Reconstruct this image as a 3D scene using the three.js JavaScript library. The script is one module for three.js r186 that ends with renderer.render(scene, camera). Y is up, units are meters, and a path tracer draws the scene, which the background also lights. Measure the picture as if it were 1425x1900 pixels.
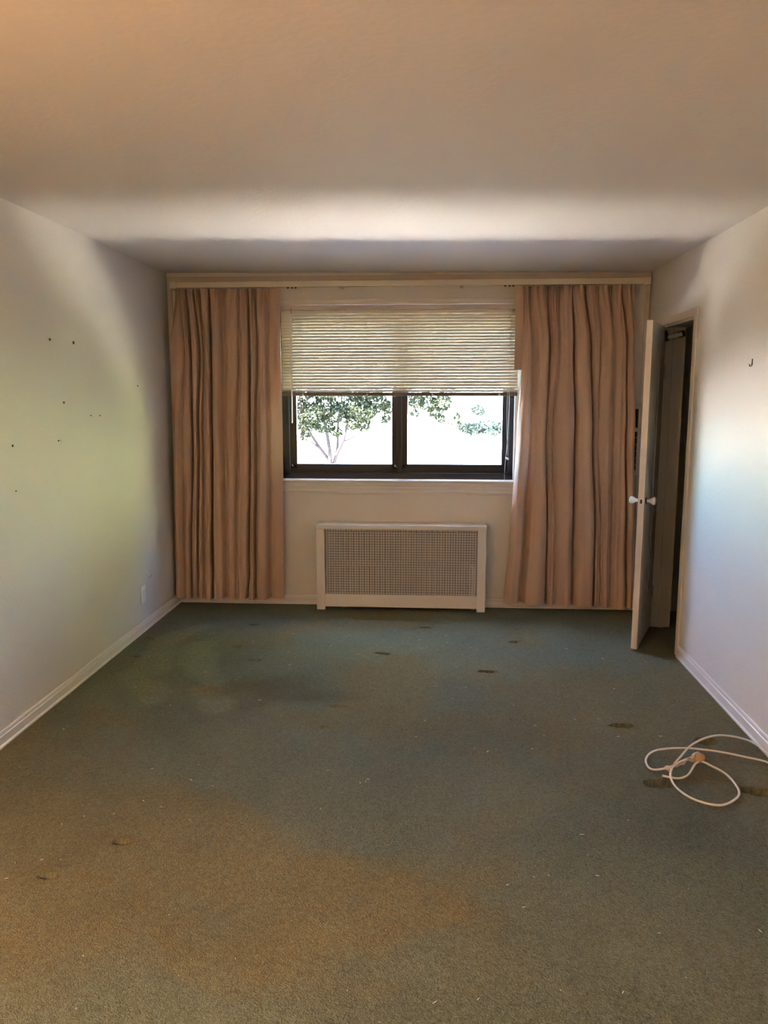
import * as THREE from 'three';
import { Sky } from 'three/addons/objects/Sky.js';
import { RoundedBoxGeometry } from 'three/addons/geometries/RoundedBoxGeometry.js';
import { mergeGeometries } from 'three/addons/utils/BufferGeometryUtils.js';

// ------------------------------------------------------------------ camera, sky, sun, exposure
const scene = new THREE.Scene();
const camera = new THREE.PerspectiveCamera(66.83, 1425 / 1900, 0.05, 900);
camera.position.set(1.943, 1.572, 5.676);
camera.rotation.order = 'YXZ';
camera.rotation.set(THREE.MathUtils.degToRad(-8.61), THREE.MathUtils.degToRad(3.73), 0);

const renderer = new THREE.WebGLRenderer({ antialias: true });
renderer.toneMapping = THREE.LinearToneMapping;
renderer.toneMappingExposure = 28;
renderer.shadowMap.enabled = true;
renderer.shadowMap.type = THREE.PCFSoftShadowMap;

const sunDir = new THREE.Vector3(-0.34, 0.880, 0.336).normalize();   // behind the house, high: the facade shades the ground next to it
const sky = new Sky();
sky.name = 'sky';
sky.scale.setScalar(800);
sky.material.uniforms.turbidity.value = 1.2;
sky.material.uniforms.rayleigh.value = 1.6;
sky.material.uniforms.mieCoefficient.value = 0.002;
sky.material.uniforms.mieDirectionalG.value = 0.8;
sky.material.uniforms.sunPosition.value.copy(sunDir);
scene.add(sky);
scene.environmentIntensity = 0.21;

const sun = new THREE.DirectionalLight(new THREE.Color(1, 0.95, 0.87), 14);
sun.name = 'sun';
sun.position.copy(sunDir).multiplyScalar(60);
sun.castShadow = true;
Object.assign(sun.shadow.camera, { left: -40, right: 40, top: 40, bottom: -40, near: 1, far: 160 });
sun.shadow.mapSize.set(4096, 4096);
scene.add(sun, sun.target);

// ------------------------------------------------------------------ helpers
let seed = 7;
const rnd = () => { seed = (seed * 1664525 + 1013904223) >>> 0; return seed / 4294967296; };
const taken = new Map();
function numbered(n) { const k = taken.get(n) ?? 0; taken.set(n, k + 1); return k ? n + '_' + String(k).padStart(3, '0') : n; }
const lin = (r, g, b) => new THREE.Color().setRGB(r, g, b);
function mat(color, roughness = 0.6, extra = {}) { return new THREE.MeshPhysicalMaterial({ color, roughness, side: THREE.DoubleSide, ...extra }); }
function mesh(name, geometry, material, parent) {
  const m = new THREE.Mesh(geometry, material);
  m.name = parent && parent !== scene ? name : numbered(name);
  m.castShadow = m.receiveShadow = true;
  (parent ?? scene).add(m);
  return m;
}
function thing(name, label, category, [x, y, z] = [0, 0, 0], group) {
  const o = new THREE.Group();
  o.name = numbered(name); o.position.set(x, y, z);
  o.userData = { label, category }; if (group) o.userData.group = group;
  scene.add(o);
  return o;
}
function tag(o, label, category, group) { Object.assign(o.userData, { label, category }); if (group) o.userData.group = group; return o; }
function structure(o, label) { o.userData.kind = 'structure'; if (label) o.userData.label = label; return o; }
// uv in metres from the face direction
function metreUV(g) {
  const p = g.attributes.position, n = g.attributes.normal, uv = new Float32Array(p.count * 2);
  for (let i = 0; i < p.count; i++) {
    const ax = Math.abs(n.getX(i)), ay = Math.abs(n.getY(i)), az = Math.abs(n.getZ(i));
    if (ay >= ax && ay >= az) { uv[2 * i] = p.getX(i); uv[2 * i + 1] = p.getZ(i); }
    else if (ax >= az) { uv[2 * i] = p.getZ(i); uv[2 * i + 1] = p.getY(i); }
    else { uv[2 * i] = p.getX(i); uv[2 * i + 1] = p.getY(i); }
  }
  g.setAttribute('uv', new THREE.BufferAttribute(uv, 2));
  return g;
}
// box by its corners; r rounds the edges
function box(x0, x1, y0, y1, z0, z1, r = 0) {
  const w = x1 - x0, h = y1 - y0, d = z1 - z0;
  const g = r ? new RoundedBoxGeometry(w, h, d, 2, Math.min(r, w / 2.1, h / 2.1, d / 2.1)) : new THREE.BoxGeometry(w, h, d);
  g.translate((x0 + x1) / 2, (y0 + y1) / 2, (z0 + z1) / 2);
  const f = g.index ? g.toNonIndexed() : g;
  return metreUV(f);
}
const join = (list) => mergeGeometries(list.map((g) => { const f = g.index ? g.toNonIndexed() : g; for (const k of Object.keys(f.attributes)) if (!['position', 'normal', 'uv'].includes(k)) f.deleteAttribute(k); return f; }));
function tube(points, r, seg = 48, rad = 8, closed = false) {
  return new THREE.TubeGeometry(new THREE.CatmullRomCurve3(points.map((p) => new THREE.Vector3(...p)), closed, 'centripetal'), seg, r, rad, closed);
}
function rod(a, b, r, rad = 10) { return new THREE.TubeGeometry(new THREE.LineCurve3(new THREE.Vector3(...a), new THREE.Vector3(...b)), 1, r, rad); }
function lathe(profile, seg = 28) { return new THREE.LatheGeometry(profile.map(([x, y]) => new THREE.Vector2(x, y)), seg); }

// tileable value noise
const HASH = new Float32Array(65536); for (let i = 0; i < 65536; i++) HASH[i] = rnd();
function vnoise(x, y, period, salt = 0) {
  const ix = Math.floor(x), iy = Math.floor(y), fx = x - ix, fy = y - iy, u = fx * fx * (3 - 2 * fx), v = fy * fy * (3 - 2 * fy);
  const h = (a, b) => HASH[((((a % period) + period) % period) * 251 + (((b % period) + period) % period) * 7919 + salt * 104729) & 65535];
  const a = h(ix, iy), b = h(ix + 1, iy), c = h(ix, iy + 1), d = h(ix + 1, iy + 1);
  return a + (b - a) * u + (c - a) * v + (a - b - c + d) * u * v;
}
function fbm(x, y, period, oct, salt = 0) { let s = 0, a = 0.5, t = 0; for (let o = 0; o < oct; o++) { s += a * vnoise(x, y, period, salt + o); t += a; a *= 0.5; x *= 2; y *= 2; period *= 2; } return s / t; }
function greyTexture(size, f) {
  const d = new Uint8Array(size * size * 4);
  for (let j = 0; j < size; j++) for (let i = 0; i < size; i++) { const v = Math.max(0, Math.min(255, f(i / size, j / size) * 255)), k = (j * size + i) * 4; d[k] = d[k + 1] = d[k + 2] = v; d[k + 3] = 255; }
  const t = new THREE.DataTexture(d, size, size); t.wrapS = t.wrapT = THREE.RepeatWrapping; t.magFilter = t.minFilter = THREE.LinearFilter; t.needsUpdate = true;
  return t;
}
function colourTexture(w, h, f) {
  const d = new Uint8Array(w * h * 4), c = new THREE.Color(), out = [0, 0, 0];
  for (let j = 0; j < h; j++) for (let i = 0; i < w; i++) { f((i + 0.5) / w, (j + 0.5) / h, out); c.setRGB(Math.max(0, out[0]), Math.max(0, out[1]), Math.max(0, out[2])).convertLinearToSRGB(); const k = (j * w + i) * 4; d[k] = Math.min(255, c.r * 255); d[k + 1] = Math.min(255, c.g * 255); d[k + 2] = Math.min(255, c.b * 255); d[k + 3] = 255; }
  const t = new THREE.DataTexture(d, w, h); t.wrapS = t.wrapT = THREE.RepeatWrapping; t.magFilter = t.minFilter = THREE.LinearFilter; t.colorSpace = THREE.SRGBColorSpace; t.needsUpdate = true;
  return t;
}
function scaled(t, sx, sy = sx) { const c = t.clone(); c.repeat.set(sx, sy); c.needsUpdate = true; return c; }

// ------------------------------------------------------------------ materials
const plasterBump = greyTexture(512, (u, v) => 0.55 * fbm(u * 6, v * 6, 6, 5, 1) + 0.45 * fbm(u * 90, v * 90, 90, 2, 9));
const paintMottle = colourTexture(512, 512, (u, v, o) => { const n = 0.965 + 0.035 * fbm(u * 5, v * 5, 5, 6, 3) + 0.02 * (vnoise(u * 256, v * 256, 256, 4) - 0.5); o[0] = n; o[1] = n * 0.995; o[2] = n * 0.985; });
const wallPaint = mat(lin(0.70, 0.665, 0.60), 0.62, { map: scaled(paintMottle, 0.6), bumpMap: scaled(plasterBump, 1.1), bumpScale: 0.0016 });
const ceilingPaint = mat(lin(0.77, 0.71, 0.66), 0.7, { map: scaled(paintMottle, 0.45), bumpMap: scaled(plasterBump, 0.7), bumpScale: 0.002 });
const trimPaint = mat(lin(0.72, 0.68, 0.62), 0.35, { bumpMap: scaled(plasterBump, 3), bumpScale: 0.0006 });
const woodTrimPaint = mat(lin(0.56, 0.47, 0.38), 0.45, { bumpMap: scaled(plasterBump, 3), bumpScale: 0.0008 });
const rodEnamel = mat(lin(0.66, 0.60, 0.46), 0.35);
const weave = greyTexture(512, (u, v) => { const a = Math.sin(u * Math.PI * 2 * 128), b = Math.sin(v * Math.PI * 2 * 128); return 0.5 + 0.18 * a * b + 0.3 * (vnoise(u * 160, v * 20, 160, 5) - 0.5) + 0.25 * (vnoise(u * 16, v * 140, 140, 6) - 0.5); });
const slub = colourTexture(512, 512, (u, v, o) => { const n = 0.9 + 0.1 * fbm(u * 128, v * 10, 128, 3, 7) + 0.08 * (vnoise(u * 14, v * 256, 256, 8) - 0.5); o[0] = n; o[1] = n; o[2] = n; });
const curtainCloth = mat(lin(0.60, 0.41, 0.29), 0.85, { map: scaled(slub, 4), bumpMap: scaled(weave, 4), bumpScale: 0.0006, sheen: 0.25, sheenColor: lin(0.6, 0.45, 0.36), sheenRoughness: 0.6, transmission: 0.12, thickness: 0 });
const blackAluminium = mat(lin(0.012, 0.013, 0.015), 0.38, { metalness: 0.2 });
const glass = new THREE.MeshPhysicalMaterial({ color: 0xffffff, roughness: 0, transmission: 1, thickness: 0, ior: 1.45, specularIntensity: 0.45, side: THREE.DoubleSide });
const slatVinyl = mat(lin(0.74, 0.70, 0.58), 0.45);
const whitePlastic = mat(lin(0.80, 0.79, 0.76), 0.35);
const cordWhite = mat(lin(0.72, 0.70, 0.64), 0.7);
const clearWand = mat(lin(0.86, 0.86, 0.84), 0.2);
const porcelain = mat(lin(0.82, 0.80, 0.76), 0.12, { clearcoat: 0.8, clearcoatRoughness: 0.08 });
const darkMetal = mat(lin(0.03, 0.028, 0.025), 0.45, { metalness: 0.7 });
const steel = mat(lin(0.45, 0.43, 0.40), 0.4, { metalness: 0.9 });
const grilleEnamel = mat(lin(0.66, 0.60, 0.53), 0.4);
const radiatorIron = mat(lin(0.13, 0.11, 0.095), 0.65);
const doorPaint = mat(lin(0.70, 0.64, 0.56), 0.4, { bumpMap: scaled(plasterBump, 2), bumpScale: 0.0006 });
const cableJacket = mat(lin(0.74, 0.68, 0.56), 0.45);
const oldTape = mat(lin(0.62, 0.40, 0.20), 0.4, { transmission: 0.25, thickness: 0 });
const holeDark = mat(lin(0.03, 0.025, 0.02), 0.9);
const closetPaint = wallPaint;
const exteriorBrick = mat(lin(0.28, 0.14, 0.10), 0.9);

// ------------------------------------------------------------------ room shell (x 0 left wall, 3.43 right wall, z 0 window wall, y 0 carpet)
const W = 3.43, H = 2.44, BACK = 7.4;
const OPEN = { x0: 0.80, x1: 2.53, y0: 0.935, y1: 2.215 };           // window opening
const DOOR = { z0: 0.42, z1: 1.004, y1: 2.015 };                     // closet opening
structure(mesh('wall_back', join([
  box(-0.2, OPEN.x0, -0.1, 2.6, -0.22, 0), box(OPEN.x1, 3.63, -0.1, 2.6, -0.22, 0),
  box(OPEN.x0, OPEN.x1, -0.1, OPEN.y0, -0.22, 0), box(OPEN.x0, OPEN.x1, OPEN.y1, 2.6, -0.22, 0)]), wallPaint), 'cream painted wall around the window');
structure(mesh('wall_left', box(-0.2, 0, -0.1, 2.6, 0, BACK), wallPaint), 'cream painted left wall with nail holes');
structure(mesh('wall_right', join([
  box(W, W + 0.125, -0.1, 2.6, 0, DOOR.z0), box(W, W + 0.125, DOOR.y1, 2.6, DOOR.z0, DOOR.z1), box(W, W + 0.125, -0.1, 2.6, DOOR.z1, BACK)]), wallPaint), 'cream painted right wall with the closet doorway');
structure(mesh('wall_front', box(-0.2, W + 0.2, -0.1, 2.6, BACK, BACK + 0.2), wallPaint), 'cream painted wall behind the viewer');
{ // ceiling, 3 cm lower on the right as in the old building
  const g = box(-0.2, 4.95, H, H + 0.3, -0.22, BACK + 0.2), p = g.attributes.position;
  for (let i = 0; i < p.count; i++) p.setY(i, p.getY(i) - 0.03 * p.getX(i) / W);
  structure(mesh('ceiling', g, ceilingPaint), 'cream plaster ceiling');
}
// closet behind the right wall
structure(mesh('wall_closet', join([
  box(W + 0.125, 4.8, -0.1, 2.6, -0.22, 0.02), box(W + 0.125, 4.8, -0.1, 2.6, 2.6, 2.7), box(4.8, 4.9, -0.1, 2.6, -0.22, 2.7)]), closetPaint), 'cream painted closet walls');
structure(mesh('floor_closet', box(W, 4.85, -0.12, -0.004, -0.1, 2.7), mat(lin(0.12, 0.14, 0.105), 1)), 'green carpet on the closet floor');
// the rest of the building outside, seen from within only through its shade
structure(mesh('wall_exterior', join([
  box(-9, -0.2, -1.3, 6.9, -0.22, 0), box(3.63, 12, -1.3, 6.9, -0.22, 0), box(-0.2, 3.63, -1.3, -0.1, -0.22, 0), box(-0.2, 3.63, 2.6, 6.9, -0.22, 0),
  box(-9, OPEN.x0, -1.3, 6.9, -0.32, -0.22), box(OPEN.x1, 12, -1.3, 6.9, -0.32, -0.22), box(OPEN.x0, OPEN.x1, -1.3, OPEN.y0, -0.32, -0.22), box(OPEN.x0, OPEN.x1, OPEN.y1, 6.9, -0.32, -0.22),
  box(-9, 12, 6.6, 6.9, 0, 9)]), exteriorBrick), 'brick front of the building outside the window');

// carpet floor
const soilLines = { pale: [[[0.515, 1.95], [0.33, 1.62], [0.26, 1.26], [0.27, 0.90], [0.34, 0.69]], [[0.45, 1.0], [0.62, 1.5], [0.76, 1.78], [0.86, 1.98]]] };
const segDist = (x, z, a, b) => { const dx = b[0] - a[0], dz = b[1] - a[1], t = Math.max(0, Math.min(1, ((x - a[0]) * dx + (z - a[1]) * dz) / (dx * dx + dz * dz))); return Math.hypot(x - a[0] - t * dx, z - a[1] - t * dz); };
const lineDist = (x, z, l) => { let d = 9; for (let i = 1; i < l.length; i++) d = Math.min(d, segDist(x, z, l[i - 1], l[i])); return d; };
const smooth = (a, b, x) => { const t = Math.max(0, Math.min(1, (x - a) / (b - a))); return t * t * (3 - 2 * t); };
const CARPET_Z = 4.4;
const carpetMap = colourTexture(1664, 2048, (u, v, o) => {
  const x = u * W, z = v * CARPET_Z;
  const wx = x + 0.35 * (fbm(x * 2.2 + 40, z * 2.2 + 3, 512, 4, 21) - 0.5), wz = z + 0.35 * (fbm(x * 2.2 + 9, z * 2.2 + 77, 512, 4, 22) - 0.5);
  const pile = fbm(wx * 1.4 + 5, wz * 1.4 + 5, 512, 5, 23);                       // nap brushed one way or the other
  const grain = 0.62 + 0.5 * vnoise(x * 330, z * 330, 4096, 24) + 0.26 * vnoise(x * 120, z * 120, 4096, 25);
  const brownMottle = smooth(0.40, 0.60, fbm(wx * 1.15 + 31, wz * 1.15 + 12, 512, 5, 26)) * (0.7 + 0.6 * vnoise(x * 60, z * 60, 2048, 27));  // brownish mottle from warped noise across the carpet
  let k = 1.35 * grain * (0.74 + 0.56 * pile);
  let tone = 0;
  for (const l of soilLines.pale) tone = Math.max(tone, smooth(0.12, 0.03, lineDist(x, z, l) + 0.2 * (fbm(x * 5, z * 5, 512, 4, 28) - 0.5)));
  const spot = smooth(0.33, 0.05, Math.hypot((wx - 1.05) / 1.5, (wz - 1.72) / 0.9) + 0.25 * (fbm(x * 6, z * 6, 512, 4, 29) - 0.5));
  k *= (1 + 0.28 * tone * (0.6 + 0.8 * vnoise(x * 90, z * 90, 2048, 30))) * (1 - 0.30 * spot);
  const s = Math.min(1, brownMottle * 0.8 + 0.35 * spot);
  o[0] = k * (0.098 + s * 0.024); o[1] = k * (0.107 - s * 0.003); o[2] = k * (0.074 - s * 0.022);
});
carpetMap.wrapS = carpetMap.wrapT = THREE.MirroredRepeatWrapping;
const carpetBump = greyTexture(1024, (u, v) => 0.5 * vnoise(u * 256, v * 256, 256, 31) + 0.3 * vnoise(u * 128, v * 128, 128, 32) + 0.2 * fbm(u * 16, v * 16, 16, 4, 33));
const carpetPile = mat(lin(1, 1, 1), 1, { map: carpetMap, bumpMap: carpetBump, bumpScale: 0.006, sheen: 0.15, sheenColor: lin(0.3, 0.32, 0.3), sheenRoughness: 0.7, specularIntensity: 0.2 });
carpetBump.repeat.set(W / 0.6, CARPET_Z / 0.6);
// furniture dents pressed into the pile: x, z, half length, half width, turn, depth
const dents = [[0.14, 0.57, .035, .02, 0, .012], [0.71, 0.57, .035, .022, 0, .012], [0.713, 1.037, .028, .024, 0, .013], [0.094, 0.914, .035, .018, .2, .011], [0.139, 1.258, .04, .016, 0, .010], [1.637, 1.111, .045, .016, .3, .012],
  [1.895, 0.56, .035, .022, 0, .010], [2.469, 0.826, .042, .020, -.3, .012], [2.26, 1.38, .05, .018, .1, .013], [2.85, 2.083, .055, .022, 0, .016], [3.197, 2.23, .045, .035, 0, .018], [2.875, 2.645, .06, .03, 0, .018], [3.254, 2.685, .07, .03, .2, .015],
  [0.851, 3.191, .028, .012, 0, .010], [0.681, 3.399, .024, .012, 0, .010], [1.459, 1.939, .05, .012, 0, .006], [1.426, 2.194, .03, .014, 0, .006], [0.882, 1.278, .05, .012, 0, .006]];
{
  const nx = 430, nz = 550, pos = new Float32Array((nx + 1) * (nz + 1) * 3), uv = new Float32Array((nx + 1) * (nz + 1) * 2), idx = [];
  for (let j = 0; j <= nz; j++) for (let i = 0; i <= nx; i++) {
    const x = (i / nx) * W, z = (j / nz) * CARPET_Z, k = j * (nx + 1) + i;
    let y = 0.004 * (fbm(x * 3, z * 3, 512, 3, 41) - 0.5) + 0.0035 * (vnoise(x * 95, z * 95, 4096, 42) - 0.5);
    for (const [dx, dz, a, b, t, d] of dents) {
      const ex = x - dx, ez = z - dz; if (Math.abs(ex) > 0.15 || Math.abs(ez) > 0.15) continue;
      const c = Math.cos(t), s = Math.sin(t), r = Math.hypot((ex * c + ez * s) / a, (-ex * s + ez * c) / b) + 0.25 * (vnoise(x * 60, z * 60, 2048, 43) - 0.5);
      y -= 2.9 * d * smooth(1.2, 0.8, r);
      y += 0.003 * smooth(1.7, 1.2, r) * smooth(0.9, 1.2, r);
    }
    const edge = Math.min(x, W - x, z); y *= smooth(0, 0.03, edge);
    pos[k * 3] = x; pos[k * 3 + 1] = y; pos[k * 3 + 2] = z; uv[k * 2] = i / nx; uv[k * 2 + 1] = j / nz;
    if (i < nx && j < nz) idx.push(k, k + nx + 1, k + 1, k + 1, k + nx + 1, k + nx + 2);
  }
  const g = new THREE.BufferGeometry();
  g.setAttribute('position', new THREE.BufferAttribute(pos, 3)); g.setAttribute('uv', new THREE.BufferAttribute(uv, 2)); g.setIndex(idx); g.computeVertexNormals();
  const rest = new THREE.PlaneGeometry(W, BACK - CARPET_Z); rest.rotateX(-Math.PI / 2); rest.translate(W / 2, 0, (BACK + CARPET_Z) / 2);
  const ru = rest.attributes.uv, rp = rest.attributes.position; for (let i = 0; i < ru.count; i++) ru.setXY(i, rp.getX(i) / W, rp.getZ(i) / CARPET_Z);
  const slab = box(-0.2, W + 0.13, -0.25, -0.06, -0.22, BACK + 0.2);
  structure(mesh('floor', join([g, rest, slab]), carpetPile), 'worn green carpet with furniture dents, a soiled spot and brown mottling');
}

// baseboards: flat board with a rounded cap and a thin shoe
function baseboard(name, from, to, inward, h = 0.07) {
  const a = new THREE.Vector3(...from), b = new THREE.Vector3(...to), len = a.distanceTo(b), s = new THREE.Shape();
  s.moveTo(0, 0); s.lineTo(0.019, 0); s.lineTo(0.019, 0.008); s.lineTo(0.014, 0.014); s.lineTo(0.013, h - 0.022); s.lineTo(0.009, h - 0.018); s.quadraticCurveTo(0.009, h - 0.004, 0.004, h); s.lineTo(0, h); s.closePath();
  const g = new THREE.ExtrudeGeometry(s, { depth: len, bevelEnabled: false, curveSegments: 5 });
  const m = new THREE.Matrix4().makeBasis(new THREE.Vector3(...inward), new THREE.Vector3(0, 1, 0), new THREE.Vector3(...inward).cross(new THREE.Vector3(0, 1, 0))).setPosition(a);
  g.applyMatrix4(m);
  return structure(mesh(name, g, trimPaint), 'cream painted baseboard');
}
baseboard('baseboard_left', [0, 0, 0], [0, 0, BACK], [1, 0, 0]);
baseboard('baseboard_back', [1.09, 0, 0], [0, 0, 0], [0, 0, 1]);
baseboard('baseboard_back_right', [W, 0, 0], [2.32, 0, 0], [0, 0, 1]);
baseboard('baseboard_right', [W, 0, BACK], [W, 0, DOOR.z1 + 0.05], [-1, 0, 0], 0.075);

// ------------------------------------------------------------------ closet door frame and door
structure(mesh('trim_1', join([
  box(W - 0.012, W, 0, DOOR.y1 + 0.05, DOOR.z1, DOOR.z1 + 0.05, 0.004),
  box(W - 0.012, W, DOOR.y1, DOOR.y1 + 0.05, DOOR.z0 - 0.05, DOOR.z1, 0.004),
  box(W - 0.012, W, 0, DOOR.y1, DOOR.z0 - 0.05, DOOR.z0, 0.004),
  box(W - 0.002, W + 0.125, 0, DOOR.y1, DOOR.z0, DOOR.z0 + 0.014), box(W - 0.002, W + 0.125, 0, DOOR.y1, DOOR.z1 - 0.014, DOOR.z1), box(W, W + 0.125, DOOR.y1 - 0.014, DOOR.y1, DOOR.z0, DOOR.z1),
  box(W + 0.045, W + 0.08, 0, DOOR.y1 - 0.014, DOOR.z0 + 0.014, DOOR.z0 + 0.026), box(W + 0.045, W + 0.08, 0, DOOR.y1 - 0.014, DOOR.z1 - 0.026, DOOR.z1 - 0.014)]), doorPaint), 'cream painted closet door frame');
{
  const d = new THREE.Group(); d.name = 'door_1'; structure(d, 'cream closet door standing ajar with white knobs');
  scene.add(d);
  d.position.set(W - 0.004, 0, DOOR.z0 + 0.02); d.rotation.y = -THREE.MathUtils.degToRad(23);
  const wide = 0.575, top = 2.0;                                         // local: hinge at 0, leaf along +z, room side at -x
  mesh('door_leaf', box(-0.036, 0, 0.014, top, 0, wide, 0.002), doorPaint, d);
  const knobProfile = [[0, 0], [0.011, 0], [0.010, 0.012], [0.012, 0.022], [0.021, 0.034], [0.0245, 0.043], [0.0235, 0.052], [0.015, 0.058], [0, 0.060]];
  for (const s of [-1, 1]) {
    const rose = lathe([[0, 0], [0.022, 0], [0.021, 0.004], [0.012, 0.007], [0, 0.007]], 20); rose.rotateZ(-s * Math.PI / 2); rose.translate(s > 0 ? 0 : -0.036, 0.935, wide - 0.06);
    const r = mesh('knob_rosette', rose, darkMetal, d);
    const k = lathe(knobProfile); k.rotateZ(-s * Math.PI / 2); k.translate(s > 0 ? 0.002 : -0.038, 0.935, wide - 0.06);
    mesh('knob', k, porcelain, d).userData.label = 'white porcelain knob';
  }
  mesh('latch', join([box(-0.024, -0.012, 0.923, 0.947, wide - 0.002, wide + 0.001)]), darkMetal, d);
  for (const y of [0.25, 1.72]) mesh('hinge', join([rod([0.0, y - 0.045, -0.002], [0.0, y + 0.045, -0.002], 0.006), box(-0.03, 0.0, y - 0.04, y + 0.04, -0.002, 0.0005)]), steel, d);
  mesh('mirror_strip', box(0, 0.006, 0.30, 1.86, 0.20, 0.235, 0.002), steel, d).userData.label = 'grey strip on the inner face';
}
{ // catch bar at the top of the far jamb
  const t = thing('door_catch', 'beige bar catch at top of the closet door jamb', 'catch', [W, 1.925, DOOR.z0 + 0.014]);
  t.rotation.z = 0.26;
  mesh('bar', box(-0.004, 0.085, -0.006, 0.02, 0.02, 0.075, 0.003), whitePlastic, t);
  mesh('keeper', box(0.075, 0.105, -0.012, 0.026, 0, 0.06, 0.002), darkMetal, t);
  mesh('shadow_plate', box(-0.012, 0.004, -0.012, 0.055, 0.002, 0.06, 0.002), darkMetal, t);  // dark plate standing in for the shadow notch beside the bar
}

// ------------------------------------------------------------------ window
{
  const w = new THREE.Group(); w.name = 'window_1'; structure(w, 'black aluminium sliding window with two panes'); scene.add(w);
  const x0 = 0.815, x1 = 2.515, y0 = 0.952, y1 = 2.2, zi = -0.045, zo = -0.13;
  mesh('window_frame', join([box(x0, x0 + 0.052, y0, y1, zo, zi, 0.003), box(x1 - 0.034, x1, y0, y1, zo, zi, 0.003), box(x0, x1, y0, y0 + 0.046, zo, zi, 0.003), box(x0, x1, y1 - 0.05, y1, zo, zi, 0.003),
    box(x0 + 0.01, x1 - 0.01, y0 + 0.046, y0 + 0.05, zo + 0.03, zi - 0.01)]), blackAluminium, w);
  mesh('mullion', box(1.665, 1.70, y0 + 0.04, y1 - 0.04, zo, zi - 0.002, 0.003), blackAluminium, w);
  for (const [a, b, z] of [[0.868, 1.675, -0.085], [1.69, 2.482, -0.098]]) {
    const s = mesh('sash', join([box(a, a + 0.052, y0 + 0.046, y1 - 0.05, z - 0.014, z + 0.024, 0.003), box(b - 0.048, b, y0 + 0.046, y1 - 0.05, z - 0.014, z + 0.024, 0.003), box(a, b, y0 + 0.046, y0 + 0.108, z - 0.014, z + 0.024, 0.003), box(a, b, y1 - 0.11, y1 - 0.05, z - 0.014, z + 0.024, 0.003)]), blackAluminium, w);
    mesh('pane', new THREE.PlaneGeometry(b - a - 0.08, y1 - y0 - 0.2).translate((a + b) / 2, (y0 + y1) / 2, z + 0.004), glass, s);
  }
  for (const x of [0.885, 1.652]) mesh('latch', join([box(x - 0.006, x + 0.006, y0 + 0.09, y0 + 0.104, -0.063, -0.05, 0.002), rod([x, y0 + 0.097, -0.056], [x + 0.012, y0 + 0.086, -0.047], 0.003)]), steel, w);
  // stool and apron moulding below
  const s = new THREE.Shape();
  s.moveTo(-0.05, 0.953); s.lineTo(0.03, 0.951); s.quadraticCurveTo(0.038, 0.945, 0.03, 0.934); s.lineTo(0.02, 0.931); s.lineTo(0.02, 0.918); s.quadraticCurveTo(0.016, 0.905, 0.012, 0.902); s.lineTo(0.012, 0.884); s.lineTo(0.009, 0.88); s.lineTo(0.009, 0.862); s.lineTo(0.014, 0.858); s.lineTo(0.012, 0.846); s.lineTo(0, 0.843); s.lineTo(0, 0.938); s.lineTo(-0.05, 0.938); s.closePath();
  const g = new THREE.ExtrudeGeometry(s, { depth: 1.79, bevelEnabled: false, curveSegments: 4 }); g.rotateY(Math.PI / 2); g.scale(1, 1, -1);
  // profile x runs to +z, extrusion runs along x
  const p = g.attributes.position; for (let i = 0; i < p.count; i++) { const a = p.getX(i), c = p.getZ(i); p.setXYZ(i, 0.77 + a, p.getY(i), c); }
  g.computeVertexNormals();
  mesh('window_sill', g, trimPaint, w);
  mesh('jamb_lining', join([box(OPEN.x0, 0.815, 0.952, 2.2, -0.2, 0.0), box(2.515, OPEN.x1, 0.952, 2.2, -0.2, 0.0), box(OPEN.x0, OPEN.x1, 2.2, OPEN.y1, -0.2, 0.0), box(OPEN.x0, OPEN.x1, 0.935, 0.9535, -0.2, -0.03)]), trimPaint, w);
  mesh('head_casing', join([box(0.78, 2.56, 2.205, 2.24, 0, 0.012, 0.003)]), trimPaint, w);
}
// wooden strip round the curtain niche
structure(mesh('trim_2', join([box(0.008, W - 0.002, 2.362, 2.404, 0, 0.022, 0.004), box(0.006, 0.04, 0.07, 2.364, 0, 0.016, 0.004), box(W - 0.036, W - 0.004, 0.07, 2.364, 0, 0.016, 0.004)]), woodTrimPaint), 'beige wooden strip at the top of the window wall');

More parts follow.
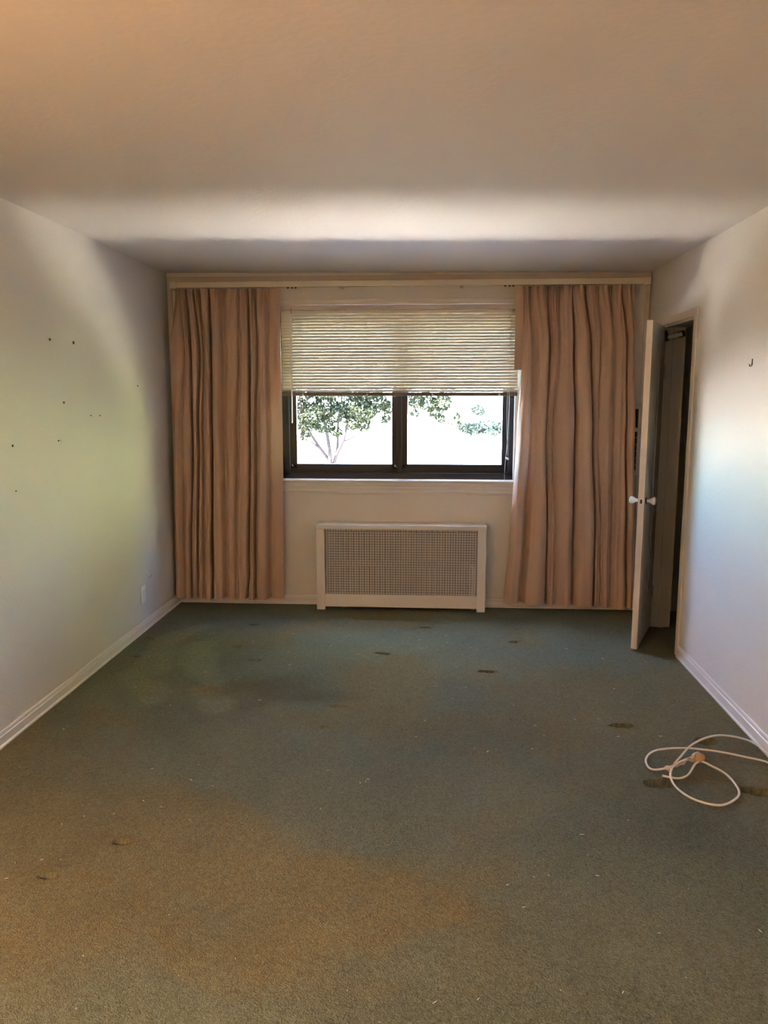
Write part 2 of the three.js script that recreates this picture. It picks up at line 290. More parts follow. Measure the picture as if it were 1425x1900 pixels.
// ------------------------------------------------------------------ mini blind
{
  const t = thing('mini_blind', 'half-raised cream horizontal slat blind in front of black window', 'blind', [1.68, 1.56, 0.03]);
  const w = 0.85, top = 2.2 - 1.56;
  mesh('headrail', join([box(-w, w, top - 0.034, top, -0.022, 0.014, 0.003), box(-w - 0.003, -w, top - 0.036, top + 0.002, -0.023, 0.016), box(w, w + 0.003, top - 0.036, top + 0.002, -0.023, 0.016)]), mat(lin(0.56, 0.48, 0.42), 0.45), t);
  // one slat: shallow crowned strip, 25 mm wide
  const slat = (wd) => { const n = 6, g = new THREE.PlaneGeometry(2 * w - 0.006, wd, 1, n), p = g.attributes.position; for (let i = 0; i < p.count; i++) { const v = p.getY(i) / (wd / 2); p.setZ(i, 0.0028 * (1 - v * v)); } g.computeVertexNormals(); return g; };
  const slatGeo = slat(0.0255), n = 26, pitch = 0.0213;
  for (let i = 0; i < n; i++) {
    const m = mesh('slat', slatGeo, slatVinyl, t);
    m.position.set((rnd() - 0.5) * 0.003, top - 0.046 - i * pitch, -0.004); m.rotation.set(THREE.MathUtils.degToRad(-13 + (rnd() - 0.5) * 3), 0, (rnd() - 0.5) * 0.0012);
  }
  for (let i = 0; i < 6; i++) { const m = mesh('slat', slatGeo, slatVinyl, t); m.position.set((rnd() - 0.5) * 0.004, 0.030 + i * 0.0026, -0.004); m.rotation.set(-Math.PI / 2 + 0.06, 0, -0.0015); }
  mesh('bottom_rail', box(-w + 0.002, w - 0.002, 0.001, 0.028, -0.017, 0.009, 0.003), mat(lin(0.13, 0.095, 0.07), 0.4), t);
  for (const x of [0.986, 1.453, 1.923, 2.399]) {
    const lx = x - 1.68;
    mesh('ladder_cord', join([rod([lx, 0.01, 0.0105], [lx, top - 0.03, 0.0105], 0.0012, 6), rod([lx + 0.004, 0.01, -0.018], [lx + 0.004, top - 0.03, -0.018], 0.0012, 6), box(lx - 0.006, lx + 0.008, 0.0, 0.016, 0.008, 0.012, 0.001)]), cordWhite, t);
  }
  const wand = mesh('tilt_wand', rod([0.912 - 1.68, top - 0.06, 0.022], [0.906 - 1.68, 1.366 - 1.56, 0.022], 0.0048, 8), clearWand, t);
  mesh('wand_hook', tube([[0.912 - 1.68, top - 0.02, 0.012], [0.912 - 1.68, top - 0.035, 0.022], [0.912 - 1.68, top - 0.062, 0.022]], 0.002, 12, 6), darkMetal, wand);
  const cord = mesh('lift_cord', join([tube([[2.467 - 1.68, top - 0.03, 0.018], [2.462 - 1.68, 0.2, 0.02], [2.455 - 1.68, -0.1, 0.02], [2.466 - 1.68, -0.42, 0.02]], 0.0014, 30, 6), tube([[2.471 - 1.68, top - 0.03, 0.018], [2.468 - 1.68, 0.2, 0.022], [2.468 - 1.68, -0.1, 0.024], [2.463 - 1.68, -0.3, 0.024], [2.452 - 1.68, -0.62, 0.03], [2.47 - 1.68, -0.64, 0.032]], 0.0014, 40, 6)]), cordWhite, t);
  const tas = lathe([[0, 0], [0.007, 0.002], [0.0085, 0.012], [0.005, 0.024], [0.002, 0.028], [0, 0.028]], 14); tas.rotateZ(1.0); tas.translate(2.475 - 1.68, -0.45, 0.022);
  mesh('cord_tassel', tas, whitePlastic, cord);
}

// ------------------------------------------------------------------ curtain rod
{
  const t = thing('curtain_rod', 'long beige traverse curtain rod across the top of window wall', 'curtain rod', [1.72, 2.34, 0]);
  const a = 0.055 - 1.72, b = 3.405 - 1.72;
  mesh('rail', join([box(a, b, -0.021, 0.021, 0.088, 0.104, 0.004), box(a + 0.01, b - 0.01, -0.021, -0.017, 0.078, 0.09)]), rodEnamel, t);
  for (const [x, s] of [[a, 1], [b, -1]]) mesh('end_bracket', join([box(Math.min(x, x + s * 0.05), Math.max(x, x + s * 0.05), -0.026, 0.023, 0.1, 0.108, 0.003), box(Math.min(x, x + s * 0.004), Math.max(x, x + s * 0.004), -0.026, 0.023, 0.016, 0.106), box(Math.min(x + s * 0.006, x + s * 0.045), Math.max(x + s * 0.006, x + s * 0.045), -0.029, -0.024, 0.092, 0.104, 0.002)]), rodEnamel, t);
  for (const x of [1.27, 2.12]) mesh('support_bracket', join([box(x - 1.732, x - 1.708, -0.029, -0.019, 0.02, 0.1, 0.003), box(x - 1.732, x - 1.708, 0.018, 0.026, 0.02, 0.1, 0.003), box(x - 1.732, x - 1.708, -0.03, 0.026, 0.02, 0.026)]), steel, t);
  for (const x of [0.9, 0.93, 0.955, 2.42, 2.45, 2.475]) mesh('carrier', box(x - 1.726, x - 1.714, -0.03, -0.019, 0.084, 0.094, 0.002), darkMetal, t);
}

// ------------------------------------------------------------------ curtains: a cloth whose folds are followed from header to hem
function curtainGeometry({ rows, folds, top, hem, header, front = 0.125, back = 0.075 }) {
  // rows: [y, [x of edge, of every fold valley, of the other edge]]; folds: [depth, half width] for every valley
  const NV = 120, ys = [], per = 9, lines = [];
  for (let j = 0; j <= NV; j++) ys.push(j / NV);
  const xsAt = (y) => {
    let k = 0; while (k < rows.length - 2 && y < rows[k + 1][0]) k++;
    const [y0, a] = rows[k], [y1, b] = rows[k + 1], t = smooth(0, 1, Math.max(0, Math.min(1, (y0 - y) / (y0 - y1))));
    return a.map((v, i) => v + (b[i] - v) * t);
  };
  for (const v of ys) {
    const yy = top - v * (top - hem), xs = xsAt(yy), drop = top - yy, head = Math.exp(-drop / 0.10), fall = 1 - 0.55 * head, pts = [];
    pts.push([xs[0] + 0.004, back + 0.01, 0]);
    for (let i = 0; i < folds.length; i++) {
      const xv = xs[i + 1], prev = i ? xs[i] + folds[i - 1][1] : xs[0], w = Math.min(folds[i][1], Math.max(0.003, (xv - prev) * 0.3)), d = folds[i][0] * fall;
      const gap = xv - w - prev, sway = 0.006 * Math.sin(yy * 2.3 + i * 2.1), bulge = Math.min(0.024, gap * 0.22), f = front - 0.012 * head + 0.008 * Math.sin(i * 1.7 + 0.4);
      pts.push([prev + gap * 0.10, f - 0.004, 0], [prev + gap * 0.35, f + bulge * 0.8 + sway * 0.4, 0], [prev + gap * 0.70, f + bulge + sway, 0], [xv - w, f + 0.002, 0]);
      pts.push([xv - w * 0.25, f - d * 0.85, d], [xv + w * 0.35, f - d, d], [xv + w * 0.8, f - d * 0.7, d]);
    }
    const last = xs[folds.length] + folds[folds.length - 1][1], end = xs[xs.length - 1], g2 = end - last, lb = front - (header.setBack ?? 0.0);
    pts.push([last + 0.004, lb - 0.01, 0], [last + g2 * 0.4, lb + 0.004 + 0.004 * Math.sin(yy * 3), 0], [last + g2 * 0.75, lb + 0.003, 0], [end, lb - 0.006, 0]);
    const curve = new THREE.CatmullRomCurve3(pts.map(([x, z, d]) => new THREE.Vector3(x, d, z)), false, 'centripetal');
    const count = (pts.length - 1) * per / 2 | 0, line = [];
    for (let i = 0; i <= count; i++) {
      const s = i / count, q = curve.getPoint(s), crimp = head * (s < (header.flatFrom ?? 1) ? 1 : 0);
      const ph = s * header.pleats * Math.PI * 2 + Math.sin(s * 40) * 0.8 + drop * 9 * Math.sin(s * 23);
      const pinch = Math.exp(-drop / 0.16) * (s < (header.flatFrom ?? 1) ? 1 : 0) * (0.6 + 0.5 * Math.sin(s * 57));
      const z = q.z + crimp * 0.010 * Math.sin(ph * 2.3 + 1) - pinch * 0.055 * Math.pow(0.5 - 0.5 * Math.sin(ph), 5), x = q.x + crimp * 0.008 * Math.cos(ph * 1.0 + 0.7);
      // cloth wrinkles low on the panel and a hem that hangs unevenly
      const wr = 0.0025 * (fbm(s * 60, yy * 7, 512, 3, 51) - 0.5) + 0.004 * smooth(0.5, 0.05, yy) * (fbm(s * 34, yy * 14, 512, 3, 52) - 0.5);
      const y = yy + smooth(0.75, 1, v) * (0.018 * (fbm(s * 14, 3.3, 512, 2, 53) - 0.5) + (header.slope ?? 0) * (s - 0.5));
      const ripple = 0.0045 * Math.sin(s * 2 * Math.PI * 31 + 1.3 * Math.sin(yy * 1.9 + s * 9)) * smooth(0.02, 0.2, drop) * (s < (header.flatFrom ?? 1) ? 1 : 0.2);
      line.push([Math.max(header.minX ?? -9, Math.min(header.maxX ?? 9, x)), y, z + wr + ripple, s]);
    }
    lines.push(line);
  }
  const nU = lines[0].length, pos = [], uv = [], idx = [];
  let acc = 0; const arc = lines[60].map((p, i, a) => { if (i) acc += Math.hypot(p[0] - a[i - 1][0], p[2] - a[i - 1][2]); return acc; });
  lines.forEach((l, j) => l.forEach((p, i) => { pos.push(p[0], p[1], p[2]); uv.push(arc[i], (1 - j / NV) * (top - hem)); if (i < nU - 1 && j < NV) { const k = j * nU + i; idx.push(k, k + nU, k + 1, k + 1, k + nU, k + nU + 1); } }));
  const g = new THREE.BufferGeometry();
  g.setAttribute('position', new THREE.Float32BufferAttribute(pos, 3)); g.setAttribute('uv', new THREE.Float32BufferAttribute(uv, 2)); g.setIndex(idx); g.computeVertexNormals();
  return g;
}
const deep = [0.085, 0.009], mid = [0.06, 0.008], soft = [0.022, 0.012];
{
  const t = thing('curtain', 'pleated peach curtain hanging left of the window beside the bare wall', 'curtain', [0, 0, 0], 'peach pleated curtains');
  const g = curtainGeometry({
    top: 2.311, hem: 0.062, header: { pleats: 21, flatFrom: 0.9, setBack: 0.03, minX: 0.012, slope: 0.0 },
    rows: [[2.33, [.104, .135, .177, .224, .267, .336, .429, .548, .614, .668, .748, .846]], [1.885, [.040, .154, .189, .256, .291, .338, .428, .545, .616, .673, .744, .839]], [1.308, [.035, .103, .183, .227, .263, .326, .417, .516, .607, .647, .743, .843]], [.306, [.016, .088, .137, .188, .239, .296, .398, .478, .577, .622, .723, .830]], [.058, [.014, .078, .132, .181, .230, .292, .389, .472, .558, .617, .721, .827]]],
    folds: [soft, deep, deep, soft, deep, [0.05, 0.02], soft, deep, mid, [0.06, 0.016]],
  });
  mesh('cloth_panel', g, curtainCloth, t);
}
{
  const t = thing('curtain', 'pleated peach curtain hanging right of the window beside the closet door', 'curtain', [0, 0, 0], 'peach pleated curtains');
  const g = curtainGeometry({
    top: 2.311, hem: 0.055, front: 0.13, header: { pleats: 24, slope: -0.03, maxX: 3.395 },
    rows: [[2.32, [2.545, 2.578, 2.702, 2.776, 2.874, 2.958, 3.038, 3.132, 3.212, 3.288]], [1.876, [2.548, 2.622, 2.735, 2.796, 2.899, 3.017, 3.083, 3.18, 3.261, 3.31]], [1.316, [2.521, 2.616, 2.728, 2.77, 2.927, 3.05, 3.084, 3.192, 3.279, 3.34]], [.541, [2.491, 2.601, 2.755, 2.814, 2.94, 3.094, 3.13, 3.21, 3.314, 3.368]], [.06, [2.456, 2.577, 2.756, 2.822, 2.949, 3.10, 3.15, 3.223, 3.336, 3.384]]],
    folds: [[0.065, 0.022], [0.07, 0.009], soft, [0.07, 0.009], [0.07, 0.009], soft, soft, [0.07, 0.009]],
  });
  mesh('cloth_panel', g, curtainCloth, t);
  const f = new THREE.PlaneGeometry(0.085, 0.572, 6, 20), p = f.attributes.position;
  for (let i = 0; i < p.count; i++) p.setZ(i, 0.004 * Math.sin(p.getY(i) * 6 + p.getX(i) * 30));
  f.translate(2.537, 2.0285, 0.1); f.computeVertexNormals();
  mesh('turned_edge', f, curtainCloth, t);
}

// ------------------------------------------------------------------ radiator and its cover
{
  const t = thing('radiator_cover', 'cream radiator cover with perforated metal grille under the window', 'radiator cover', [1.704, 0, 0]);
  const x0 = 1.087 - 1.704, x1 = 2.32 - 1.704, zf = 0.16;
  mesh('top_board', box(x0 - 0.004, x1 + 0.004, 0.606, 0.638, 0.004, zf + 0.006, 0.004), trimPaint, t);
  mesh('stile', box(x0, x0 + 0.062, 0.002, 0.607, zf - 0.022, zf, 0.003), trimPaint, t);
  mesh('stile', box(x1 - 0.062, x1, 0.002, 0.607, zf - 0.022, zf, 0.003), trimPaint, t);
  mesh('bottom_rail', box(x0 + 0.06, x1 - 0.06, 0.026, 0.122, zf - 0.022, zf - 0.002, 0.003), trimPaint, t);
  mesh('side_panel', box(x0, x0 + 0.018, 0.002, 0.607, 0.02, zf - 0.02), trimPaint, t);
  mesh('side_panel', box(x1 - 0.018, x1, 0.002, 0.607, 0.02, zf - 0.02), trimPaint, t);
  // stamped grille: a plate cut to round studs joined by thin webs
  const ex = 1.10, ey = 0.486, nx = 58, ny = 26, px = ex / nx, py = ey / ny, geo = [];
  const stud = new THREE.CylinderGeometry(0.0066, 0.0070, 0.0016, 10); stud.rotateX(Math.PI / 2);
  const list = [];
  const cells = new THREE.InstancedMesh(join([stud, box(-px / 2, px / 2, -0.0012, 0.0012, -0.0005, 0.0005), box(-0.0012, 0.0012, -py / 2, py / 2, -0.0005, 0.0005),
    (() => { const c = new THREE.TorusGeometry(0.0042, 0.0010, 4, 10); c.translate(px / 2, py / 2, 0); return c; })()]), grilleEnamel, nx * ny);
  const M = new THREE.Matrix4();
  for (let j = 0; j < ny; j++) for (let i = 0; i < nx; i++) cells.setMatrixAt(j * nx + i, M.makeTranslation(-ex / 2 + (i + 0.5) * px, 0.121 + (j + 0.5) * py, zf - 0.012));
  cells.name = 'grille'; cells.userData.kind = 'stuff'; cells.castShadow = cells.receiveShadow = true; t.add(cells);
  const r = thing('radiator', 'bare iron convector radiator behind the perforated grille', 'radiator', [1.704, 0.0, 0.075]);
  for (let i = 0; i < 28; i++) mesh('fin', box(-0.55 + i * 0.04, -0.514 + i * 0.04, 0.06, 0.58, -0.055, 0.0, 0.008), radiatorIron, r);
    mesh('pipe', join([rod([-0.52, 0.33, 0.0], [0.53, 0.33, 0.0], 0.018), rod([0.53, 0.33, 0.0], [0.53, -0.02, 0.0], 0.018)]), steel, r);
  for (const x of [-0.44, 0.42]) mesh('foot', box(x, x + 0.04, 0, 0.15, -0.03, 0.03), radiatorIron, r);
  mesh('deflector', box(-0.53, 0.5, 0.325, 0.37, 0.056, 0.060), radiatorIron, r);
}

// ------------------------------------------------------------------ wall air conditioner behind the right curtain
{
  const t = thing('air_conditioner', 'white wall air conditioner half hidden behind the right curtain', 'air conditioner', [3.1, 1.0, 0]);
  mesh('housing', join([box(-0.30, 0.295, 0.0, 0.5, 0, 0.03, 0.004), box(-0.30, 0.295, 0.0, 0.035, 0.03, 0.041, 0.004), box(-0.30, 0.295, 0.31, 0.34, 0.03, 0.041, 0.004), box(-0.30, 0.295, 0.47, 0.5, 0.03, 0.041, 0.004), box(0.278, 0.295, 0.0, 0.5, 0.03, 0.041, 0.004), box(-0.3, -0.283, 0, 0.5, 0.03, 0.041, 0.004)]), mat(lin(0.60, 0.55, 0.48), 0.5), t);
  mesh('grille_backing', join([box(-0.28, 0.278, 0.036, 0.31, 0.03, 0.032), box(-0.28, 0.278, 0.34, 0.47, 0.03, 0.032)]), holeDark, t);
  for (let i = 0; i < 11; i++) mesh('louver', box(-0.28, 0.278, 0.05 + i * 0.024, 0.054 + i * 0.024, 0.032, 0.042), i % 2 ? mat(lin(0.3, 0.28, 0.25), 0.5) : darkMetal, t);
}

// ------------------------------------------------------------------ nails, hooks and sockets on the walls
function nail(y, z, label, { hook = false, r = 0.005 } = {}) {
  const t = thing('wall_nail', label, 'nail', [0, y, z], 'fixings left in the left wall');
  const h = new THREE.CylinderGeometry(r, r * 0.9, 0.004, 10); h.rotateZ(Math.PI / 2); h.translate(0.002, 0, 0);
  mesh('head', h, holeDark, t);
  mesh('shank', rod([-0.012, 0, 0], [hook ? 0.016 : 0.007, hook ? 0.004 : 0, 0.001], 0.0017, 6), steel, t);
  if (hook) mesh('hook', tube([[0.006, 0.004, 0], [0.016, -0.004, 0.003], [0.014, -0.014, 0.004], [0.006, -0.012, 0.004]], 0.0022, 14, 6), whitePlastic, t);
}
nail(1.846, 1.795, 'small dark nail high on left wall, left of the torn anchor', { r: 0.006 });
nail(1.847, 1.535, 'torn wall anchor high on left wall, largest of the marks', { r: 0.009 });
nail(1.628, 0.652, 'nail on left wall closest to the peach curtain', { r: 0.005 });
nail(1.53, 1.686, 'round screw on left wall, midway below the torn anchor', { r: 0.006 });
nail(1.454, 1.374, 'left one of two close pin nails on left wall', { r: 0.004 });
nail(1.451, 1.253, 'right one of two close pin nails on left wall', { r: 0.004 });
nail(1.338, 2.211, 'dark bent nail at the far left edge of the wall', { r: 0.006 });
nail(1.335, 1.771, 'nail with a small white picture hook on left wall', { hook: true, r: 0.004 });
nail(1.128, 2.211, 'faint nail lowest of those on left wall', { r: 0.0035 });
{
  const t = thing('picture_hook', 'small dark picture hook on the right wall', 'hook', [W, 1.722, 1.859]);
  mesh('plate', box(-0.003, 0, -0.014, 0.016, -0.004, 0.004, 0.001), darkMetal, t);
  mesh('hook', tube([[-0.003, -0.004, 0], [-0.004, -0.016, 0], [-0.012, -0.018, 0.001], [-0.014, -0.008, 0.001]], 0.0022, 14, 6), darkMetal, t);
}
{
  const t = thing('wall_socket', 'white wall socket plate low on left wall by the curtain', 'socket', [0, 0.247, 0.735]);
  mesh('cover_plate', box(0, 0.008, -0.058, 0.058, -0.036, 0.036, 0.003), whitePlastic, t);
  for (const y of [-0.02, 0.02]) mesh('receptacle', box(0.006, 0.011, y - 0.014, y + 0.014, -0.017, 0.017, 0.004), whitePlastic, t);
  mesh('screw', new THREE.SphereGeometry(0.003, 8, 6).translate(0.0085, 0, 0), steel, t);
}
{
  const t = thing('cable_hook', 'tiny white cable hook above the left wall socket', 'hook', [0, 0.349, 0.618]);
  mesh('base', box(0, 0.004, -0.016, 0.016, -0.008, 0.008, 0.001), whitePlastic, t);
  mesh('hook', tube([[0.003, -0.006, 0], [0.012, -0.010, 0.0], [0.02, -0.002, 0.0], [0.026, 0.010, 0.0]], 0.003, 16, 6), whitePlastic, t);
}

// ------------------------------------------------------------------ cable on the carpet
{
  const t = thing('cable', 'loose loop of off-white cable lying on the carpet by right baseboard', 'cable', [3.05, 0, 2.5]);
  const o = ([x, y, z]) => [x - 3.05, y, z - 2.5];
  const strandA = [[3.40, .022, 2.62], [3.415, .02, 2.50], [3.405, .022, 2.38], [3.37, .03, 2.275], [3.252, .042, 2.251], [3.109, .045, 2.343], [3.006, .036, 2.469], [2.945, .03, 2.561], [2.924, .02, 2.612], [2.927, .008, 2.683], [2.971, .008, 2.777], [3.051, .008, 2.812], [3.143, .008, 2.746], [3.171, .008, 2.68], [3.162, .012, 2.558], [3.117, .025, 2.516], [3.084, .032, 2.494], [3.057, .032, 2.515], [2.998, .014, 2.592], [2.962, .008, 2.606], [2.934, .007, 2.600], [2.90, .007, 2.585]];
  const strandB = [[3.39, .012, 2.75], [3.41, .012, 2.60], [3.382, .012, 2.448], [3.297, .015, 2.404], [3.196, .018, 2.366], [3.063, .020, 2.347], [2.927, .015, 2.372], [2.868, .009, 2.449], [2.871, .009, 2.536], [2.934, .025, 2.547], [2.998, .040, 2.515], [3.052, .046, 2.487], [3.075, .042, 2.478]];
  mesh('cable_strand', tube(strandA.map(o), 0.0046, 220, 8), cableJacket, t);
  mesh('cable_strand', tube(strandB.map(o), 0.0046, 160, 8), cableJacket, t);
  // crumpled adhesive tape bundle
  const g = new THREE.SphereGeometry(1, 22, 16), p = g.attributes.position;
  for (let i = 0; i < p.count; i++) { const x = p.getX(i), y = p.getY(i), z = p.getZ(i), k = 0.75 + 0.6 * fbm(x * 3 + 9, (y + z) * 3 + 9, 512, 3, 61); p.setXYZ(i, x * k * 0.026, y * k * 0.021, z * k * 0.022); }
  g.computeVertexNormals(); g.translate(3.078 - 3.05, 0.040, 2.48 - 2.5);
  mesh('tape_wad', g, oldTape, t).userData.label = 'brown crumpled tape';
  const s = new THREE.PlaneGeometry(0.17, 0.03, 30, 4), q = s.attributes.position;
  for (let i = 0; i < q.count; i++) { const u = q.getX(i) / 0.17 + 0.5, v = q.getY(i); q.setXYZ(i, 2.925 - 3.05 + u * 0.15, 0.026 + 0.022 * u + v * 0.55 + 0.004 * Math.sin(u * 25 + v * 200), 2.56 - 2.5 - u * 0.08 + 0.006 * Math.sin(u * 17) + 0.004); }
  s.computeVertexNormals();
  mesh('tape_strip', s, mat(lin(0.70, 0.52, 0.38), 0.35, { transmission: 0.35, thickness: 0 }), t);
  const e = new THREE.SphereGeometry(0.012, 12, 8); e.scale(1.3, 0.8, 0.9); e.translate(2.93 - 3.05, 0.028, 2.556 - 2.5);
  mesh('tape_knot', e, mat(lin(0.72, 0.60, 0.48), 0.4), t);
}
// lint, crumbs and loose threads scattered on the pile
{
  const n = 190, crumb = new THREE.IcosahedronGeometry(1, 0), inst = new THREE.InstancedMesh(crumb, mat(lin(0.55, 0.50, 0.40), 0.9), n);
  const M = new THREE.Matrix4(), q = new THREE.Quaternion(), e = new THREE.Euler();
  for (let i = 0; i < n; i++) {
    const long = rnd() < 0.6, s = 0.0008 + rnd() * 0.0012;
    M.compose(new THREE.Vector3(0.1 + rnd() * 3.2, 0.004, 0.5 + rnd() * 3.7), q.setFromEuler(e.set(0, rnd() * 6.28, (rnd() - 0.5) * 0.4)), new THREE.Vector3(long ? s * 5 : s * 1.3, s * 0.8, s));
    inst.setMatrixAt(i, M);
  }
  inst.name = 'carpet_lint'; inst.castShadow = inst.receiveShadow = true; inst.userData = { kind: 'stuff', label: 'pale lint and crumbs scattered over the carpet', category: 'lint' };
  scene.add(inst);
}

// ------------------------------------------------------------------ warm floor lamp behind the viewer
{
  const t = thing('floor_lamp', 'lit floor lamp with warm fabric shade behind the viewer', 'lamp', [0.45, 0, 5.3]);
  mesh('lamp_base', lathe([[0, 0], [0.14, 0], [0.14, 0.012], [0.03, 0.03], [0.012, 0.04], [0, 0.04]]).translate(0, 0.004, 0), darkMetal, t);
  mesh('pole', rod([0, 0.03, 0], [0, 1.70, 0], 0.011), darkMetal, t);
  mesh('lamp_shade', lathe([[0.21, 1.64], [0.13, 1.90]], 36), mat(lin(0.8, 0.62, 0.4), 0.9, { transmission: 0.4, thickness: 0 }), t);
  const bulb = mesh('bulb', new THREE.SphereGeometry(0.035, 16, 12).translate(0, 1.76, 0), mat(lin(1, 0.8, 0.5), 0.5, { emissive: lin(1, 0.55, 0.22), emissiveIntensity: 0.5 }), t);
  const l = new THREE.PointLight(lin(1, 0.70, 0.49), 0.5); l.name = 'lamp_light'; l.position.set(0.45, 1.76, 5.3); l.castShadow = true; l.shadow.radius = 1.5; scene.add(l);
}

// ------------------------------------------------------------------ outside: shaded strip, sunlit walkway, lawn, pale lot, trees
const G = -1.25;
const concreteMap = colourTexture(256, 256, (u, v, o) => { const n = 0.86 + 0.2 * fbm(u * 8, v * 8, 8, 5, 71); o[0] = n; o[1] = n * 0.985; o[2] = n * 0.95; });
const asphaltMap = colourTexture(256, 256, (u, v, o) => { const n = 0.6 + 0.7 * fbm(u * 24, v * 24, 24, 4, 72); o[0] = 0.058 * n; o[1] = 0.056 * n; o[2] = 0.050 * n; });
structure(mesh('ground_walkway', box(-60, 60, G - 0.2, G, -4.2, -0.22), mat(lin(0.76, 0.74, 0.70), 0.9, { map: scaled(concreteMap, 0.25) })), 'pale concrete walkway along the building');
structure(mesh('ground_driveway', box(-60, 60, G - 0.2, G + 0.01, -15, -4.2), mat(lin(1, 1, 1), 1, { map: scaled(asphaltMap, 0.5) })), 'dark asphalt driveway beyond the walkway');
structure(mesh('ground_lot', box(-300, 300, G - 0.2, G, -420, -15), mat(lin(0.50, 0.49, 0.46), 0.9, { map: scaled(concreteMap, 0.1) })), 'wide pale concrete lot in full sun');

const bark = mat(lin(0.018, 0.015, 0.016), 1, { specularIntensity: 0.1 });
const leafGeo = (() => { const g = new THREE.PlaneGeometry(1, 0.55, 2, 1), p = g.attributes.position; for (let i = 0; i < p.count; i++) { const x = p.getX(i); if (Math.abs(x) > 0.4) p.setY(i, p.getY(i) * 0.15); else p.setZ(i, 0.12); } g.computeVertexNormals(); return g; })();
function leaves(parent, clusters, count, size, colour, name = 'foliage') {
  const inst = new THREE.InstancedMesh(leafGeo, mat(colour, 1, { transmission: 0.25, thickness: 0, specularIntensity: 0.1 }), count);
  const M = new THREE.Matrix4(), q = new THREE.Quaternion(), e = new THREE.Euler(), c = new THREE.Color();
  const total = clusters.reduce((s, k) => s + k[3] ** 2, 0); let at = 0;
  clusters.forEach(([x, y, z, r], ci) => {
    const n = ci === clusters.length - 1 ? count - at : Math.min(count - at, Math.round(count * r * r / total));
    for (let i = 0; i < n; i++, at++) {
      const u = rnd() * 2 - 1, a = rnd() * Math.PI * 2, rr = r * (0.35 + 0.65 * Math.cbrt(rnd())), h = Math.sqrt(1 - u * u), s = size * (0.6 + rnd() * 0.8);
      M.compose(new THREE.Vector3(x + rr * h * Math.cos(a), y + rr * u * 0.8, z + rr * h * Math.sin(a)), q.setFromEuler(e.set(rnd() * 6.28, rnd() * 6.28, rnd() * 6.28)), new THREE.Vector3(s, s, s));
      inst.setMatrixAt(at, M);
      const k = 0.7 + rnd() * 0.6; inst.setColorAt(at, c.setRGB(k * (0.9 + rnd() * 0.3), k, k * (0.8 + rnd() * 0.4)));
    }
  });
  inst.name = name; inst.userData.kind = 'stuff'; inst.castShadow = inst.receiveShadow = true; parent.add(inst);
}
function limb(points, r0, r1) {
  const curve = new THREE.CatmullRomCurve3(points.map((p) => new THREE.Vector3(...p))), n = 14, g = new THREE.TubeGeometry(curve, n, 1, 7), p = g.attributes.position, c = new THREE.Vector3();
  for (let i = 0; i <= n; i++) { curve.getPointAt(i / n, c); const r = r0 + (r1 - r0) * i / n; for (let j = 0; j <= 7; j++) { const k = i * 8 + j; p.setXYZ(k, c.x + (p.getX(k) - c.x) * r, c.y + (p.getY(k) - c.y) * r, c.z + (p.getZ(k) - c.z) * r); } }
  return g;
}
function tree(name, label, pos, stems, clusters, count, size, colour) {
  const t = thing(name, label, 'tree', pos, 'trees outside the window');
  mesh('trunk', join(stems.map(([pts, r0, r1]) => limb(pts, r0, r1))), bark, t);
  leaves(t, clusters, count, size, colour);
}
tree('small_tree', 'multi-stemmed leafy tree seen through the left pane', [-1.85, G, -22],
  [[[[0, 0, 0], [0.02, 0.4, 0], [-0.35, 1.0, 0.1], [-0.75, 1.7, 0.2], [-1.0, 2.8, 0.2]], .075, .03], [[[0.05, 0, 0], [0.06, 0.6, 0.1], [-0.05, 1.4, 0], [-0.25, 2.4, 0], [-0.2, 3.6, 0]], .085, .03], [[[0.1, 0, 0], [0.25, 0.6, 0], [0.55, 1.2, 0.2], [0.75, 2.0, 0.1], [1.2, 3.0, 0]], .075, .03], [[[0.12, 0, 0.1], [0.3, 0.9, -0.1], [0.35, 1.8, 0], [0.6, 3.2, 0.2]], .06, .025], [[[-0.3, 0.9, 0.1], [-0.7, 1.25, 0.3], [-1.15, 1.5, 0.1]], .035, .015], [[[0.5, 1.15, 0.2], [0.85, 1.3, 0], [1.3, 1.75, 0]], .03, .015]],
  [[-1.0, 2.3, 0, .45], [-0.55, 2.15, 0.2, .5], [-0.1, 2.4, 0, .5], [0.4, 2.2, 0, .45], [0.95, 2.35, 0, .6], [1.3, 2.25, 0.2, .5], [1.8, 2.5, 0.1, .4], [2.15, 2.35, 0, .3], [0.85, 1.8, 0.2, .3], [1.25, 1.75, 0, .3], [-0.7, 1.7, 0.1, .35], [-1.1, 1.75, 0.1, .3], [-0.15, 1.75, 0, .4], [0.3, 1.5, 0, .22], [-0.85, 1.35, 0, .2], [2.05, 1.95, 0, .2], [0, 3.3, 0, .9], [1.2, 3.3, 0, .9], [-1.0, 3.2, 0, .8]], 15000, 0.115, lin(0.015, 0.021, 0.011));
tree('street_tree', 'drooping leafy tree seen at the top of the right pane', [0.75, G, -23],
  [[[[0, 0, 0], [0.03, 1.2, 0], [0.1, 2.6, 0], [0.1, 4.2, 0]], .12, .06], [[[0.1, 2.4, 0], [0.8, 2.9, 0.1], [1.6, 2.6, 0]], .05, .02], [[[0.1, 2.9, 0], [1.0, 3.6, 0], [2.2, 3.4, 0]], .05, .02]],
  [[0.5, 2.6, 0, .35], [0.95, 2.5, 0, .4], [1.45, 2.55, 0.1, .4], [1.2, 2.2, 0, .28], [1.4, 1.95, 0, .2], [1.95, 2.05, 0, .17], [0.45, 2.15, 0, .18], [2.1, 1.8, 0, .1], [1.75, 1.75, 0, .1], [0.3, 3.6, 0, .9], [1.6, 3.5, 0, .8]], 6000, 0.115, lin(0.015, 0.022, 0.010));
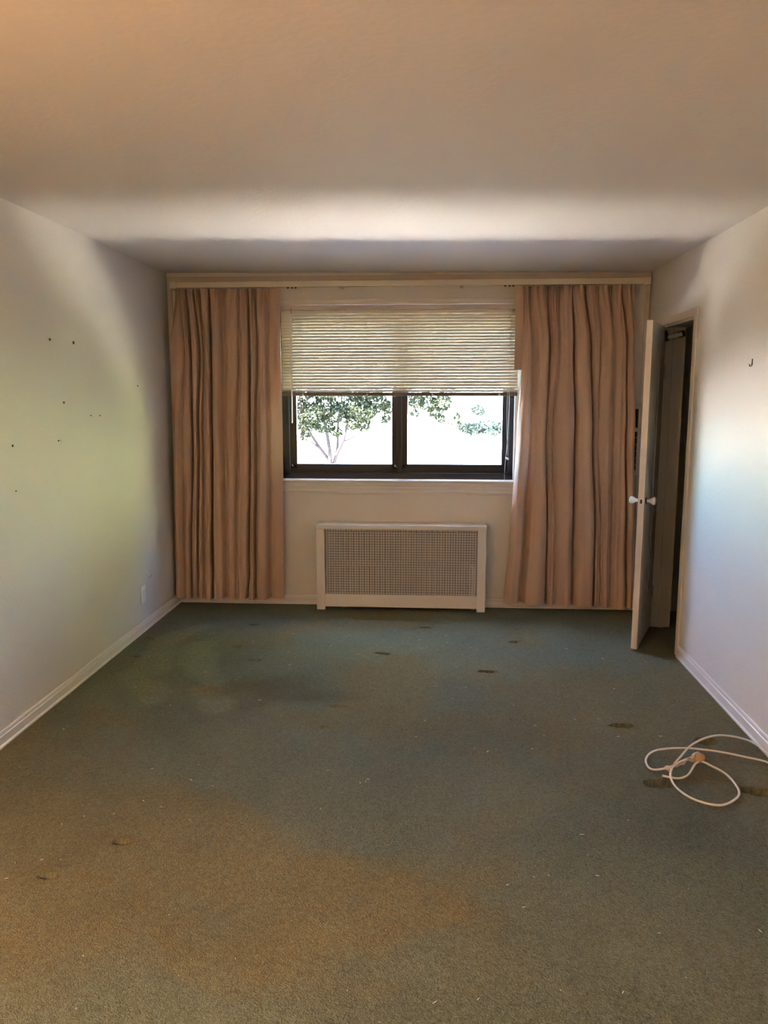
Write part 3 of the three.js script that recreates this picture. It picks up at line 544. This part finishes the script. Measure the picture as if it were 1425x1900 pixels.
{
  const t = thing('sapling', 'round leafy sapling alone in the right pane', 'tree', [3.45, G, -22], 'trees outside the window');
  mesh('trunk', limb([[0, 0, 0], [0.02, 1, 0], [0, 2.3, 0]], .012, .008), bark, t);
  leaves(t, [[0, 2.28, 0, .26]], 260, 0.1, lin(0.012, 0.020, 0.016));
}
{
  const clusters = []; for (let i = 0; i < 16; i++) clusters.push([(i - 8) * 0.3 + (rnd() - 0.5) * 0.3, 0.5 + rnd() * 0.4, (rnd() - 0.5) * 0.5, 0.32 + rnd() * 0.25]);
  const t = thing('hedge', 'low ragged hedge far across the lot in the right pane', 'hedge', [6.1, G, -45]);
  mesh('stems', join(clusters.map(([x, y, z]) => limb([[x, 0, z], [x + 0.04, y * 0.5, z], [x, y, z]], .03, .012))), bark, t).userData.kind = 'stuff';
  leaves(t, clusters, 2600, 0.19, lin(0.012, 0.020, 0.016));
}
{
  const t = thing('shrub', 'low shrub near the bottom right corner of the right pane', 'shrub', [4.0, G, -22]);
  for (const pts of [[[0, 0, 0], [0.05, 0.2, 0], [0.1, 0.45, 0]], [[-0.05, 0, 0], [-0.2, 0.25, 0], [-0.35, 0.5, 0]], [[0.1, 0, 0], [0.3, 0.3, 0], [0.4, 0.6, 0]]]) mesh('stem', limb(pts, .012, .005), bark, t);
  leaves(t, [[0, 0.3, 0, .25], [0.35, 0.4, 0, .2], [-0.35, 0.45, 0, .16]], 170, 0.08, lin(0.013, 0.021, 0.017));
}
tree('shade_tree', 'broad green shade tree outside, hidden above the blind', [5.2, G, -5.0],
  [[[[0, 0, 0], [0.1, 1.8, 0], [0, 4.2, 0], [0.2, 7.5, 0]], .2, .08], [[[0, 4.0, 0], [-0.9, 5.2, 0.4], [-1.7, 6.0, 0.6]], .09, .03], [[[0, 4.2, 0], [0.9, 5.4, 0], [1.8, 6.2, 0]], .09, .03]],
  [[0, 6.6, 0, 2.0], [-1.4, 6.2, 0.4, 1.3], [1.5, 6.4, 0, 1.5], [0.2, 5.0, 0.6, 1.1], [-0.4, 8.3, 0, 1.7], [1.0, 9.0, 0, 1.4]], 12000, 0.28, lin(0.22, 0.34, 0.08));
{ // added unseen bank right of the view; its sunlit green tints the left wall
  const n = 60, m = 40, pos = [], uv = [], idx = [];
  for (let j = 0; j <= m; j++) for (let i = 0; i <= n; i++) {
    const d = (i / n) * 8.5, z = -2.5 - (j / m) * 20, bump = 0.5 * (fbm(d * 0.8 + 3, z * 0.8 + 50, 512, 4, 81) - 0.5);
    pos.push(7 + d + bump * 0.6, G - 0.05 + d * 1.25 + bump * smooth(0, 1, d), z); uv.push(d * 1.6, z);
    if (i < n && j < m) { const k = j * (n + 1) + i; idx.push(k, k + 1, k + n + 1, k + 1, k + n + 2, k + n + 1); }
  }
  const g = new THREE.BufferGeometry(); g.setAttribute('position', new THREE.Float32BufferAttribute(pos, 3)); g.setAttribute('uv', new THREE.Float32BufferAttribute(uv, 2)); g.setIndex(idx); g.computeVertexNormals();
  const bankMap = colourTexture(256, 256, (u, v, o) => { const k = 0.6 + 0.7 * fbm(u * 24, v * 24, 24, 4, 82); o[0] = 0.17 * k; o[1] = 0.195 * k; o[2] = 0.085 * k; });
  structure(mesh('added_bank', g, mat(lin(1, 1, 1), 1, { map: scaled(bankMap, 0.5) })), 'added unseen grassy bank that throws green light indoors');
}

renderer.render(scene, camera);
